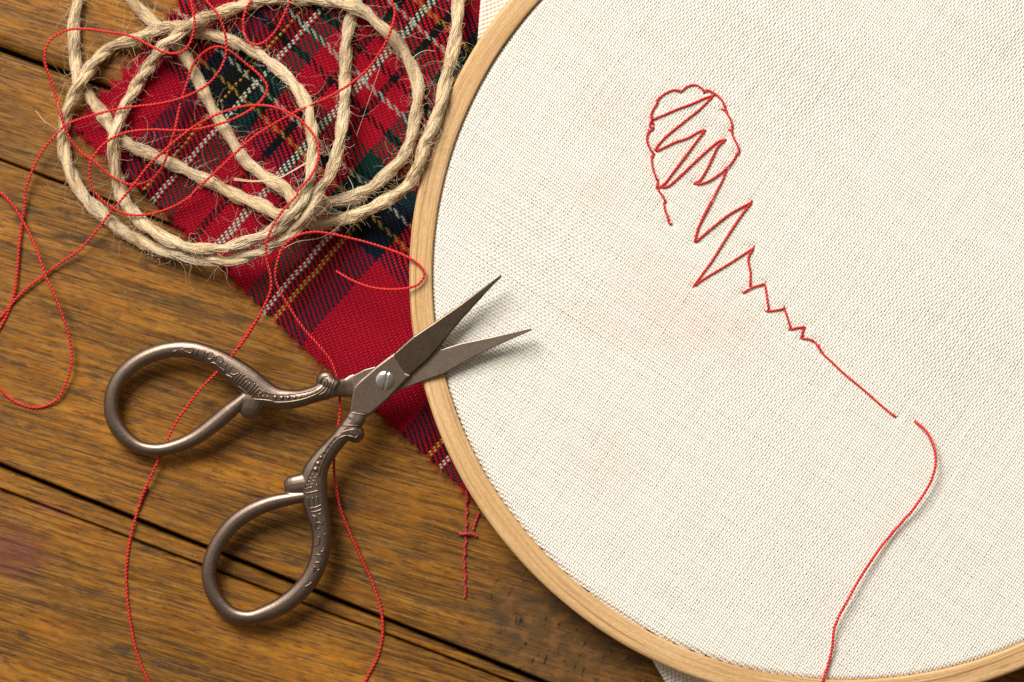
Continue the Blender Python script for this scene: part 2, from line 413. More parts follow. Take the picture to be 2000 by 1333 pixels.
M_HOOP = mat_hoop(); M_LINEN = mat_linen(); M_LINEN_F = mat_linen_flat(); M_TARTAN = mat_tartan()
M_JUTE = mat_jute(); M_FUZZ = mat_fuzz()
M_RED = mat_thread('red_sewing_thread', (0.52, 0.006, 0.006), (0.70, 0.022, 0.016))
M_STITCH = mat_thread('red_embroidery_floss', (0.60, 0.008, 0.009), (0.80, 0.030, 0.026))
M_SCRAP = mat_thread('dull_red_yarn', (0.36, 0.012, 0.020), (0.50, 0.035, 0.045))
M_METAL = mat_metal('bronzed_metal', (0.25, 0.188, 0.150), .38)
M_BLADE = mat_metal('bronzed_blade_metal', (0.185, 0.138, 0.103), .30, .05, True)
M_BLADE_REFL = mat_metal('bronzed_blade_pale_reflection', (0.27, 0.22, 0.18), .42, .05, True)  # lower blade: same metal, its paler reflection put into a lighter base colour
M_SCREW = mat_metal('bright_steel', (0.78, 0.78, 0.76), .14, .1)

# ------------------------------------------------------------------ the table (setting)
table = thing('table_top', 'worn stained pine board table top under everything', 'table top', kind='structure')
def line(a, b): return lambda x: a + b * x
LN = [line(-1500, .37), line(95, .365), line(312, .386), line(910, .40), line(958, .376), line(2900, .38)]
GAP = [2, 5, 2.0, 4.5, 1.1, 2]
BEV = [4, 13, 4, 5, 5, 4]
TOPZ = [0.0, -0.0003, 0.0, -0.0006, 0.0]
XS = np.linspace(-1600, 3600, 27)
for k in range(5):
    lo, hi = LN[k], LN[k + 1]; rows = []
    gl, gh, bl, bh, zt = GAP[k] , GAP[k + 1], BEV[k], BEV[k + 1], TOPZ[k]
    if k == 0: bh = 20
    if k == 1: bl = 4
    prof = [(gl, -0.009, 0), (gl, zt - 0.0012, 0), (gl + bl * .25, zt - 0.0005, 0), (gl + bl * .6, zt - 0.00013, 0), (gl + bl, zt, 0),
            (gh + bh, zt, 1), (gh + bh * .6, zt - 0.00018, 1), (gh + bh * .25, zt - 0.0006, 1), (gh, zt - 0.0014, 1), (gh, -0.009, 1)]
    vv = []
    for x in XS:
        y0, y1 = lo(x), hi(x)
        for off, z, side in prof:
            j = 0.0 if abs(off) > 900 else 0.6 * math.sin(x * .013 + k * 2) + .5 * math.sin(x * .041 + k)
            y = (y0 + off + j) if side == 0 else (y1 - off + j)
            vv.append(P(x, y, 0.0)[:2].tolist() + [z])
    m = len(prof)
    ff = np.array([(i * m + j, (i + 1) * m + j, (i + 1) * m + j + 1, i * m + j + 1) for i in range(len(XS) - 1) for j in range(m - 1)])
    o = mesh_obj('plank', vv, ff[:, ::-1], mat_table((k * .731, k * .217, 0), [1.0, .95, 1.0, .92, 1.0][k]), table, smooth=False)
n_ = NT('dark_underboard'); und = n_.out(n_.mix(n_.noise(n_.coord('Object'), 60), (0.008, 0.006, 0.004), (0.02, 0.013, 0.008)), .9)
c4 = [P(-1600, -3000, 0), P(3600, -3000, 0), P(3600, 4600, 0), P(-1600, 4600, 0)]
mesh_obj('underboard', [(c[0], c[1], -0.0085) for c in c4], [(3, 2, 1, 0)], und, table, smooth=False)

# ------------------------------------------------------------------ height map that everything laid later rests on
HS = 2.0; HX0, HY0 = -300, -300
HW, HH = 1400, 1100
HMAP = np.zeros((HW, HH))
gx, gy = np.meshgrid(HX0 + HS * np.arange(HW), HY0 + HS * np.arange(HH), indexing='ij')

# tartan frame: corner, axes
TC = np.array([138.0, 250.0]); E1 = np.array([.66, -.75]); E2 = np.array([.735, .678])
def tart_xy(a, b): return TC[0] + a * E2[0] + b * E1[0], TC[1] + a * E2[1] + b * E1[1]
_ph = RNG.uniform(0, 6.28, 8)
def tart_z(a, b):
    z = 0.00105 + 0.00028 * np.sin(a / 95 + _ph[0]) * np.sin(b / 120 + _ph[1]) + 0.00022 * np.sin(a / 52 + b / 70 + _ph[2]) + 0.00012 * np.sin(a / 31 - b / 25 + _ph[3])
    return z
def inv_tart(x, y):
    A = np.linalg.inv(np.array([[E2[0], E1[0]], [E2[1], E1[1]]])); dx = x - TC[0]; dy = y - TC[1]
    return A[0, 0] * dx + A[0, 1] * dy, A[1, 0] * dx + A[1, 1] * dy
ta, tb = inv_tart(gx, gy)
inside = (ta > 0) & (tb > 0) & (ta < 1150) & (tb < 820)
HMAP[inside] = tart_z(ta, tb)[inside]
HC = np.array([1656.0, 535.0]); RIN = (813.0, 795.0); ROUT = (858.0, 842.0)
HOOP_B, HOOP_T, LIN_Z = 0.0019, 0.0099, 0.0091
eo = np.hypot((gx - HC[0]) / ROUT[0], (gy - HC[1]) / ROUT[1]); HMAP[eo < 1] = HOOP_T
ei = np.hypot((gx - HC[0]) / RIN[0], (gy - HC[1]) / RIN[1]); HMAP[ei < 1] = LIN_Z + 0.0003

def lay(path, rpx, slope, extra=0.0, write=True, lift=0.0):
    """heights (m) at which a cord of radius rpx lies on what is below it"""
    r = rpx * S0; q = int(rpx / HS) + 1
    dx, dy = np.meshgrid(np.arange(-q, q + 1), np.arange(-q, q + 1), indexing='ij')
    d = np.hypot(dx, dy) * HS; ok = d <= rpx; dx, dy, d = dx[ok], dy[ok], d[ok]
    capz = np.sqrt(np.maximum(r * r - (d * S0) ** 2, 0))
    ix = np.round((path[:, 0] - HX0) / HS).astype(int); iy = np.round((path[:, 1] - HY0) / HS).astype(int)
    X = (ix[:, None] + dx[None]).clip(0, HW - 1); Y = (iy[:, None] + dy[None]).clip(0, HH - 1)
    req = (HMAP[X, Y] + capz[None] * .85).max(1) + lift
    if extra is not None: req = req + path[:, 2] * MM
    ds = np.hypot(*np.diff(path[:, :2], axis=0).T) * S0
    z = req.copy()
    for i in range(1, len(z)): z[i] = max(z[i], z[i - 1] - slope * ds[i - 1])
    for i in range(len(z) - 2, -1, -1): z[i] = max(z[i], z[i + 1] - slope * ds[i])
    k = max(3, int(14 / max(ds.mean() / S0, 1e-6))) | 1
    ker = np.hanning(k + 2)[1:-1]; ker /= ker.sum()
    z = np.convolve(np.pad(z, k // 2, mode='edge'), ker, 'valid')
    if write:
        np.maximum.at(HMAP, (X, Y), z[:, None] + capz[None])
    return z

# ------------------------------------------------------------------ tartan cloth
def tartan():
    na, nb = 420, 300
    a = np.linspace(0, 1150, na); b = np.linspace(0, 820, nb)
    A, B = np.meshgrid(a, b, indexing='ij')
    def pink(t, per, seed):
        ph = t / per + .12 * np.sin(t / 37 + seed)
        return np.abs((ph % 1.0) * 2 - 1) ** .9
    ta_ = RNG.uniform(.35, 1.1, 80)[np.clip((A / 27.0).astype(int), 0, 79)]; tb_ = RNG.uniform(.6, 1.2, 80)[np.clip((B / 34.0).astype(int), 0, 79)]
    ea = 11 * np.interp(A, [0, 250, 700], [1.25, 1.0, .55]) * ta_ * pink(A, 27.0, 1) + 4 * np.sin(A / 140 + .5); eb = 15 * tb_ * pink(B, 34.0, 2) + 5 * np.sin(B / 90)
    fa = np.clip(1 - B / 30.0, 0, 1); fb = np.clip(1 - A / 34.0, 0, 1)
    B2 = B + ea * fa - 4 * fa; A2 = A + eb * fb - 5 * fb
    x, y = tart_xy(A2, B2)
    z = tart_z(A2, B2)
    edge = np.minimum(A2, B2)
    z = z + 0.0002 * np.exp(-np.maximum(edge, 0) / 25.0) * np.sin((A2 + B2) / 29.0)
    drop = np.clip(1 - edge / 7.0, 0, 1); z = z - 0.00035 * drop
    top = P(x, y, z).reshape(-1, 3)
    idx = np.arange(na * nb).reshape(na, nb)
    f = np.stack([idx[:-1, :-1], idx[1:, :-1], idx[1:, 1:], idx[:-1, 1:]], -1).reshape(-1, 4)
    # cut-edge wall
    border = np.concatenate([idx[:, 0], idx[-1, 1:], idx[-2::-1, -1], idx[0, -2:0:-1]])
    low = top[border].copy(); low[:, 2] = 0.00012
    n0 = len(top); nbd = len(border); r = np.arange(nbd); r1 = (r + 1) % nbd
    wall = np.stack([border[r], n0 + r, n0 + r1, border[r1]], 1)
    uv = np.stack([A2.ravel(), B2.ravel()], 1)
    o = mesh_obj('tartan_cloth', np.vstack([top, low]), np.vstack([f, wall]), M_TARTAN, uv=np.vstack([uv, uv[border]]))
    tag(o, 'red, green and navy tartan cloth with pinked edges lying on the boards', 'cloth')
    bag = Bag()
    for _ in range(1500):
        if random.random() < .6: i, j = random.randrange(na), 0
        else: i, j = 0, random.randrange(int(nb * .7))
        p0 = top[idx[i, j]].copy(); uv0 = uv[idx[i, j]]
        base_dir = -(E1 if j == 0 else E2)
        dirn = np.array([base_dir[0] + random.gauss(0, .7), -(base_dir[1] + random.gauss(0, .7)), random.gauss(.1, .35)])
        L = random.uniform(4, 12) * S0; cur = np.array([random.gauss(0, .5), random.gauss(0, .5), random.gauss(-.1, .3)])
        t = np.linspace(0, 1, 5)[:, None]
        pts = p0 + L * (dirn * t + cur * t * t); pts[:, 2] = np.maximum(pts[:, 2], 0.0001)
        v, f_, _ = tube(pts, np.linspace(.42, .18, 5) * S0, 3, cap=False)
        bag.add(v, f_, np.tile(uv0, (len(v), 1)))
    h = bag.build('edge_fuzz', M_TARTAN, o); h['kind'] = 'stuff'
    return o
tartan()

# ------------------------------------------------------------------ embroidery hoop
hoop = thing('embroidery_hoop', 'round pale wooden embroidery hoop stretching white linen with unfinished red stitching', 'embroidery hoop')
def ring(name, r_in, r_out, z0, z1, round_in, round_out, mat):
    """oval wooden ring lathed from a rounded profile; radii are px pairs at the ring's top"""
    prof = []                                     # (t 0=in..1=out in px from inner edge, z)
    wpx = r_out[0] - r_in[0]
    def corner(cx, cz, rx, rz, a0, a1, n=6):
        for q in np.linspace(a0, a1, n): prof.append((cx + rx * math.cos(q), cz + rz * math.sin(q)))
    ri, ro = round_in, round_out
    corner(ri, z1 - ri * S0 * .8, ri, ri * S0 * .8, math.pi, math.pi / 2)
    corner(wpx - ro, z1 - ro * S0 * .9, ro, ro * S0 * .9, math.pi / 2, 0, 8)
    corner(wpx - 5, z0 + 5 * S0, 5, 5 * S0, 0, -math.pi / 2, 4)
    corner(5, z0 + 5 * S0, 5, 5 * S0, -math.pi / 2, -math.pi, 4)
    n = 420; m = len(prof); th = np.linspace(0, 2 * np.pi, n, endpoint=False)
    top_k = S0 * (CZ - z1) / DIST
    pr = np.array(prof)
    t = pr[:, 0] / wpx
    rx = r_in[0] + (r_out[0] - r_in[0]) * t; ry = r_in[1] + (r_out[1] - r_in[1]) * t
    wob = 1 + .00025 * np.interp(th, np.linspace(0, 2 * np.pi, 120), RNG.uniform(-1, 1, 120)) + .0012 * np.sin(3 * th + 1) + .0006 * np.sin(7 * th)
    X = (HC[0] - 1000 + rx[None] * np.cos(th)[:, None] * wob[:, None]) * top_k
    Y = -(HC[1] - 666.5 + ry[None] * np.sin(th)[:, None] * wob[:, None]) * top_k
    Z = np.broadcast_to(pr[:, 1][None], X.shape)
    v = np.stack([X, Y, Z], -1).reshape(-1, 3)
    i = np.arange(n)[:, None]; j = np.arange(m)[None]; i1 = (i + 1) % n; j1 = (j + 1) % m
    f = np.stack([i * m + j, i * m + j1, i1 * m + j1, i1 * m + j], -1).reshape(-1, 4)
    acc = np.r_[0, np.cumsum(np.hypot(np.diff(pr[:, 0]) * S0, np.diff(pr[:, 1])))]
    uv = np.stack([np.repeat(th * 830 * S0, m), np.tile(acc, n)], 1)
    return mesh_obj(name, v, f, mat, hoop, uv=uv)
ring('outer_ring', RIN, ROUT, HOOP_B, HOOP_T, 4.5, 9, M_HOOP)
ring('inner_ring', (RIN[0] - 27, RIN[1] - 27), (RIN[0] - 4, RIN[1] - 4), HOOP_B, LIN_Z - 0.0011, 4, 4, M_HOOP)

STITCH_A = (
    [(470, 1280), (452, 1282), (437, 1262)], [(440, 1268), (434, 1225), (412, 1172), (402, 1110)], [(418, 1112), (395, 1060), (365, 1018), (346, 985)],
    [(350, 1000), (346, 965), (357, 928)], [(352, 938), (330, 885), (308, 810), (302, 730)], [(305, 745), (312, 722), (324, 712)], [(322, 714), (288, 668), (264, 595), (272, 545), (300, 512)],
    [(285, 522), (305, 512), (322, 490)], [(318, 500), (296, 502), (288, 470), (302, 440)], [(316, 470), (304, 440), (300, 385), (326, 332)],
    [(318, 345), (335, 322), (352, 314)], [(345, 318), (348, 280), (395, 232), (465, 196), (515, 194), (538, 214)],
    [(536, 212), (585, 168), (650, 150), (702, 172), (738, 212)], [(730, 212), (760, 194), (815, 222), (868, 268), (905, 342)], [(880, 356), (897, 346), (915, 372)],
    [(888, 350), (925, 395), (955, 465), (958, 512)], [(935, 518), (950, 514), (960, 540)], [(944, 515), (975, 590), (1002, 645), (1017, 695)],
    [(985, 708), (1002, 715), (1015, 690)], [(998, 710), (960, 775), (905, 835), (835, 890), (755, 938), (690, 956), (645, 946)],
    [(660, 950), (700, 920), (755, 830), (800, 735), (840, 655), (905, 592)], [(905, 596), (855, 606), (760, 680), (640, 790), (520, 905), (430, 978), (365, 982)],
    [(365, 985), (410, 950), (475, 865), (560, 755), (640, 645), (738, 520)], [(738, 518), (690, 530), (600, 580), (490, 618), (400, 662), (340, 690)],
    [(338, 690), (345, 655), (425, 565), (560, 455), (700, 342), (804, 238)], [(804, 240), (750, 252), (640, 300), (505, 350), (400, 396), (308, 434)],
    [(915, 838), (878, 925), (820, 1040), (760, 1160), (690, 1300), (660, 1380)])
STITCH_B = (
    [(262, -20), (225, 55), (186, 140), (168, 218)], [(172, 218), (250, 150), (370, 55), (500, -16)], [(500, -16), (440, 60), (350, 195), (265, 330), (160, 472)],
    [(160, 472), (240, 418), (350, 352), (512, 248)], [(508, 250), (478, 310), (490, 395), (488, 475)], [(445, 512), (500, 480), (576, 458)], [(574, 460), (586, 540), (596, 608)],
    [(575, 616), (630, 612), (692, 600)], [(688, 604), (708, 665), (724, 722)], [(720, 724), (762, 712), (806, 710)], [(804, 714), (790, 740), (790, 775)],
    [(782, 774), (828, 778), (865, 796)], [(862, 792), (890, 835), (908, 858)], [(885, 810), (900, 850), (955, 905), (1040, 985), (1120, 1050), (1200, 1120), (1280, 1190), (1332, 1230)])
PULL = np.array([q[:2] for c_, st_ in ((CS1, STITCH_A), (CS2, STITCH_B)) for p_ in st_ for q in (K(c_, p_)[0], K(c_, p_)[-1])] + [K(CT, [(688, 102)])[0]])
def linen():
    p1, p2 = 4.72, 6.6                            # spacing of the two yarn systems (px)
    t = math.radians(57); d1 = np.array([math.cos(t), -math.sin(t)]); d2 = np.array([math.sin(t), math.cos(t)])
    R = 830.0; bag = Bag()
    dens_seed = [RNG.uniform(-1, 1) for _ in range(1)]
    def nz(nx, ny, u, v): return smooth_noise(nx, ny, (u + R) / (2 * R), (v + R) / (2 * R))
    for setn, (pp, qq, da, db, wid, hh, amp) in enumerate(((p1, p2, d1, d2, .48, .00017, .00010), (p2, p1, d2, d1, .428, .00015, .00010))):
        # yarns of this set run along da, are spaced pp along db, cross the other set every qq
        ni = int(R / pp); nk = int(2 * R / qq)
        I = np.arange(-ni, ni + 1); Kk = np.arange(-nk, nk + 1)
        ii, kk = np.meshgrid(I, Kk, indexing='ij')
        u = kk * qq / 2.0; v = ii * pp + 0.0 * kk
        off = (RNG.normal(0, .04, len(I)) * pp)[:, None]
        v = v + off + .16 * nz(60, 60, u, v) + .5 * nz(7, 7, u, v) + .42 * nz(150, 330, u, v)
        slub = 1 + RNG.normal(0, .035, len(I))[:, None] + .12 * nz(60, 330, u, v) + .12 * nz(240, 360, u, v)
        thick = nz(46, 345, u, v); slub = slub + .55 * np.clip(thick - .80, 0, 1) / .20 * (RNG.random(len(I)) < .4)[:, None]
        hgt = amp * np.cos(np.pi * (kk / 2.0 + ii + setn))
        hgt = hgt + .00002 * nz(200, 200, u, v)
        x = HC[0] + u * da[0] + v * db[0]; y = HC[1] + u * da[1] + v * db[1]
        e = np.hypot((x - HC[0]) / RIN[0], (y - HC[1]) / RIN[1])
        dist = (1 - e) * 804
        z = LIN_Z + hgt - .0010 * np.clip(1 - dist / 12.0, 0, 1) ** 2
        z = z + .00008 * nz(6, 6, u, v)
        near = (x > 1200) & (x < 1850) & (y > 100) & (y < 900)
        if near.any():
            xn, yn = x[near], y[near]; dz = np.zeros(len(xn)); px_ = np.zeros(len(xn)); py_ = np.zeros(len(xn))
            for qx, qy in PULL:
                d2_ = (xn - qx) ** 2 + (yn - qy) ** 2; g = np.exp(-d2_ / (2 * 6.5 ** 2))
                dz = np.maximum(dz, g); dd = np.sqrt(d2_) + 1e-6; ex = np.exp(-((dd - 3.0) / 3.5) ** 2)
                px_ += (xn - qx) / dd * ex * 1.1; py_ += (yn - qy) / dd * ex * 1.1
            z[near] -= .00024 * dz; x[near] += np.clip(px_, -1.6, 1.6); y[near] += np.clip(py_, -1.6, 1.6)
        wp = pp * wid * slub
        prof = [(-1.0, -.35), (-.62, .55), (0, .95), (.62, .55), (1.0, -.35)]
        V = []
        for a, b in prof:
            V.append(P(x + db[0] * wp * a, y + db[1] * wp * a, z + b * hh * slub))
        V = np.stack(V, 2)                         # ni, nk, 5, 3
        n0, n1, m = V.shape[:3]
        idx = np.arange(n0 * n1 * m).reshape(n0, n1, m)
        f = np.stack([idx[:, :-1, :-1], idx[:, 1:, :-1], idx[:, 1:, 1:], idx[:, :-1, 1:]], -1)
        ok = (e[:, :-1] < 1.0012) & (e[:, 1:] < 1.0012)
        f = f[ok].reshape(-1, 4)
        if setn: f = f[:, ::-1]
        used = np.unique(f); remap = np.zeros(n0 * n1 * m, np.int64); remap[used] = np.arange(len(used))
        bag.add(V.reshape(-1, 3)[used], remap[f])
    return bag.build('linen', M_LINEN, hoop)
lin = linen()

def margin(pts, z):
    poly = [P(x, y, zz) for x, y, zz in pts]
    n = 14; A, B, C, D = [np.array(q) for q in poly]; vv = []
    for i in range(n + 1):
        for j in range(n + 1):
            s, t = i / n, j / n
            q = (A * (1 - s) + B * s) * (1 - t) + (D * (1 - s) + C * s) * t
            q = q + np.array([0, 0, .0004 * math.sin(s * 7 + t * 3)]); vv.append(q)
    f = np.array([(i * (n + 1) + j, i * (n + 1) + j + 1, (i + 1) * (n + 1) + j + 1, (i + 1) * (n + 1) + j) for i in range(n) for j in range(n)])
    o = mesh_obj('linen_margin', vv, f, M_LINEN_F, lin)
    m = o.modifiers.new('thickness', 'SOLIDIFY'); m.thickness = .00035
    return o
margin([(932, 88, .0042), (950, -140, .0075), (1230, -160, .0060), (1000, 40, .0042)], 0)
margin([(1258, 1262, .0036), (1352, 1420, .0010), (1700, 1480, .0010), (1420, 1310, .0040)], 0)

# ------------------------------------------------------------------ stitching on the linen
THR = 2.4
def stitch(bag, pts, hump, crop, end_in=True, rpx=THR):
    p = catmull(K(crop, pts) if crop else pts, 1.6)
    t = np.linspace(0, 1, len(p))
    prof = np.minimum(1, np.minimum(t, 1 - t) * len(p) / 4.0) if end_in else np.ones(len(p))
    z = LIN_Z + .00017 + rpx * S0 * .6 * prof - .00022 * (1 - prof) + hump * MM * np.sin(np.pi * t)
    q = P(p[:, 0], p[:, 1], z)
    v, f, uv = tube(q, rpx * S0 * RNG.uniform(.93, 1.07), 12, 2, .56, 13 * S0, RNG.uniform(0, 6))
    bag.add(v, f, uv)
B_ = Bag()
for pts in STITCH_A:
    stitch(B_, pts, .10, CS1)
for pts in STITCH_B:
    stitch(B_, pts, .09, CS2)
B_.build('stitching', M_STITCH, lin)
tp = catmull(K(CT, [(688, 102, 0), (740, 145, 1.0), (775, 210, 1.8), (790, 280, 2.2), (780, 350, 2.2), (750, 420, 2.0), (690, 510, 1.5), (620, 590, 1.0), (560, 660, 1.0), (500, 740, 1.3), (440, 830, 1.6),
                    (390, 920, 1.7), (340, 1010, 1.6), (312, 1080, 1.3), (302, 1170, 1.0), (286, 1240, .5), (255, 1333, .2), (225, 1420, 0), (190, 1520, 0)]), 1.8)
tz = np.where((np.hypot((tp[:, 0] - HC[0]) / RIN[0], (tp[:, 1] - HC[1]) / RIN[1]) < 1), LIN_Z, HOOP_T) + 3 * S0
tz = np.convolve(np.pad(tz, 20, mode='edge'), np.ones(41) / 41, 'valid') + tp[:, 2] * MM
tz[:5] -= np.linspace(.0006, 0, 5)
v, f, uv = tube(P(tp[:, 0], tp[:, 1], tz), 3.1 * S0, 12, 2, .42, 13 * S0)
b2 = Bag(); b2.add(v, f, uv); b2.build('thread_tail', M_STITCH, lin)

# ------------------------------------------------------------------ jute twine
W1 = [(156, -90), (154, -40), (153, 0), (147, 30), (144, 60), (146, 105), (150, 141), (159, 168), (177, 192), (195, 216), (210, 240), (228, 264), (255, 285), (288, 300), (330, 318), (375, 339), (420, 360), (465, 384), (500, 397), (544, 419), (585, 424)]
LOOPR = [(622, 407), (640, 397), (685, 387), (724, 369), (754, 342), (784, 312), (802, 276), (811, 234), (817, 186), (811, 144), (790, 105), (766, 72)]
TOPARC = [(736, 45), (700, 18), (655, 4), (592, -2), (535, -3), (486, 8), (435, 24), (390, 39), (360, 57), (330, 81), (306, 105), (288, 135), (267, 168), (246, 204), (231, 240), (222, 276), (224, 315), (231, 354), (240, 386),
          (258, 413), (279, 437), (306, 455), (330, 470), (360, 482), (390, 486.5), (435, 486), (468, 476), (500, 467), (529, 452), (556, 434), (577, 410), (592, 383)]
OUTER = [(604, 356), (610, 315), (610, 270), (607, 234), (595, 198), (574, 165), (550, 141), (520, 117), (484, 96), (445, 78), (400, 66), (348, 52), (300, 60), (261, 78), (225, 88), (195, 111), (168, 144), (144, 186), (129, 228), (123, 270),
         (129, 309), (143, 348), (159, 377), (180, 401), (204, 422), (228, 443), (255, 461), (282, 476), (315, 489.5), (354, 499), (390, 506), (426, 511), (450, 509), (484, 500), (520, 486), (550, 469), (574, 450), (592, 428)]
STRAIGHT = [(607, 401), (622, 374), (640, 351), (655, 315), (664, 276), (670, 234), (673, 195), (674, 156), (675, 120), (677, 81), (685, 39), (693, 12), (720, -50), (790, -100), (860, -100)]
W3 = [(900, -40), (896, 0), (894, 30), (888, 84), (878, 129), (868, 168), (861, 204), (845, 249), (829, 285), (818, 325), (800, 358), (775, 380), (745, 397), (700, 419), (655, 431), (612, 438)]
W4 = [(560, 372), (535, 357), (505, 336), (477, 312), (456, 279), (435, 246), (414, 210), (396, 174), (378, 138), (354, 99), (330, 69), (300, 45), (279, 24), (258, 0), (245, -40), (240, -90)]
segs = [W1, LOOPR, TOPARC, OUTER, STRAIGHT, W3, W4]
full = []; own = []
for k, s in enumerate(segs): full += s; own += [k] * len(s)
RPX = 12.2
path = catmull([p + (float(i),) for i, p in enumerate(full)], 2.5)
oid = np.array([own[int(min(max(round(q), 0), len(own) - 1))] for q in path[:, 2]]); path[:, 2] = 0
zz = np.zeros(len(path))
HBASE = HMAP.copy()
for k in (6, 0, 5, 1, 4, 3, 2):                    # order in which the turns came to lie on one another
    m = np.where(oid == k)[0]; zz[m] = lay(path[m], RPX, .30)
ds_ = np.hypot(*np.diff(path[:, :2], axis=0).T) * S0
for i in range(1, len(zz)): zz[i] = max(zz[i], zz[i - 1] - .35 * ds_[i - 1])
for i in range(len(zz) - 2, -1, -1): zz[i] = max(zz[i], zz[i + 1] - .35 * ds_[i])
ker = np.hanning(19)[1:-1]; ker /= ker.sum(); zz = np.convolve(np.pad(zz, 8, mode='edge'), ker, 'valid')
TW = P(path[:, 0], path[:, 1], zz)
twine = thing('jute_twine', 'thick hairy beige jute twine looped over the tartan cloth and boards', 'twine')
T_, N_, Bn_ = frames(TW); s_ = arclen(TW)
fatn = .95 + .10 * np.interp(s_, np.linspace(0, s_[-1], 90), RNG.uniform(-1, 1, 90)) + .05 * np.interp(s_, np.linspace(0, s_[-1], 400), RNG.uniform(-1, 1, 400))
PITCH = np.cumsum(np.r_[0, np.diff(s_) / (S0 * np.interp(s_[1:], np.linspace(0, s_[-1], 60), RNG.uniform(85, 200, 60)))]) * 2 * np.pi
NP = 2; plies = []; modseed = RNG.uniform(0, 1, 36)
for k in range(NP):
    ph = PITCH + 2 * np.pi * k / NP
    mod = .55 + .5 * np.interp(s_, np.linspace(0, s_[-1], 36), modseed) ** .8
    off = 4.9 * S0 * fatn * mod * (1 + .12 * np.sin(s_ / (37 * S0) + k * 2))
    c = TW + off[:, None] * (np.cos(ph)[:, None] * N_ + np.sin(ph)[:, None] * Bn_)
    rad = (12.4 - 4.9 * mod) * S0 * fatn * (1 + .10 * np.interp(s_, np.linspace(0, s_[-1], 160), RNG.uniform(-1, 1, 160)))
    v, f, uv = tube(c, rad, 14)
    # uneven fibre bundles: ribs along each ply
    rib = RNG.uniform(-1, 1, 14)
    nn = len(c); vv = v[:nn * 14].reshape(nn, 14, 3)
    tw = np.sin(np.linspace(0, 2 * np.pi, 14, endpoint=False)[None] * 5 + s_[:, None] / (22 * S0)) * .07 + rib[None] * .07
    vv += (vv - c[:, None]) * tw[..., None]
    v[:nn * 14] = vv.reshape(-1, 3)
    bg_ = Bag(); bg_.add(v, f, uv); bg_.build('strand', M_JUTE, twine); plies.append(c)
fz = Bag(); NF = len(TW)
def hair(p0, d, L, r, curl, n=13, zmin=.0002):
    d = np.array(d) / (np.linalg.norm(d) + 1e-9); st = L / (n - 1); pts = [np.array(p0)]
    turn = np.array([random.gauss(0, 1), random.gauss(0, 1), random.gauss(0, .4)])
    for _k in range(n - 1):
        turn = turn * .8 + np.array([random.gauss(0, .6), random.gauss(0, .6), random.gauss(-.05, .25)])
        d = d + turn * curl * .32; d = d / np.linalg.norm(d)
        q = pts[-1] + d * st; q[2] = max(q[2], zmin); pts.append(q)
    pts = np.array(pts)
    v, f, uv = tube(pts, np.linspace(r, r * .45, n), 3, cap=False); fz.add(v, f, uv)
for _ in range(2400):                              # flyaway hairs
    i = random.randrange(4, NF - 4); a = random.uniform(-.5, math.pi + .5)
    rd = math.cos(a) * N_[i] + math.sin(a) * Bn_[i]
    p0 = TW[i] + rd * 11 * S0
    d = T_[i] * random.choice((-1, 1)) * random.uniform(.3, 1.2) + rd * random.uniform(.2, 1.0)
    L = S0 * (random.uniform(8, 30) if random.random() < .78 else random.uniform(30, 90))
    hair(p0, d, L, random.uniform(.18, .42) * S0, .9)
for _ in range(7500):                              # fibres lying along the plies
    k = random.randrange(NP); n = random.randrange(12, 34); i = random.randrange(2, NF - n - 2)
    c = plies[k][i:i + n]; a0 = random.uniform(0, 6.28); dl = random.uniform(-1.0, 1.0)
    ang = a0 + np.linspace(0, dl, n) + .25 * np.sin(np.linspace(0, random.uniform(3, 9), n))
    rr = S0 * (12.2 - 4.9 * mod[i:i + n] + random.uniform(0, .9) + np.linspace(0, random.uniform(-1, 2.5), n)) * fatn[i:i + n]
    q = c + rr[:, None] * (np.cos(ang)[:, None] * N_[i:i + n] + np.sin(ang)[:, None] * Bn_[i:i + n])
    v, f, uv = tube(q, random.uniform(.3, .85) * S0, 3, cap=False); fz.add(v, f, uv)
def wisp(pts, z0, z1, r):
    p = catmull(pts, 4); z = np.interp(np.linspace(0, 1, len(p)), [0, .5, 1], [z0, max(z0, z1) + .001, z1])
    v, f, uv = tube(P(p[:, 0], p[:, 1], z), r * S0, 4); fz.add(v, f, uv)
wisp(K(C4, [(930, -20), (965, 60), (930, 200), (880, 300), (760, 380), (600, 410), (480, 470)]), .006, .005, .7)
for q in range(5):
    o1, o2 = random.uniform(-6, 6), random.uniform(-8, 8)
    wisp(K(C2, [(190, 1165 + o1 * 2), (330, 1180 + o1), (480, 1160 + o1 * .6), (580, 1110 + o2 * .4), (665, 1060 + o2 * .6)]), .005, .007, .9)
wisp(K(C2, [(1330, 400), (1390, 350), (1440, 330), (1495, 335)]), .008, .007, .8)
wisp(K(C2, [(990, 880), (1140, 440)]), .007, .009, .35)
wisp(K(C1, [(230, 720), (290, 790), (400, 860)]), .004, .004, .6)
ff = fz.build('fuzz', M_FUZZ, twine); ff['kind'] = 'stuff'

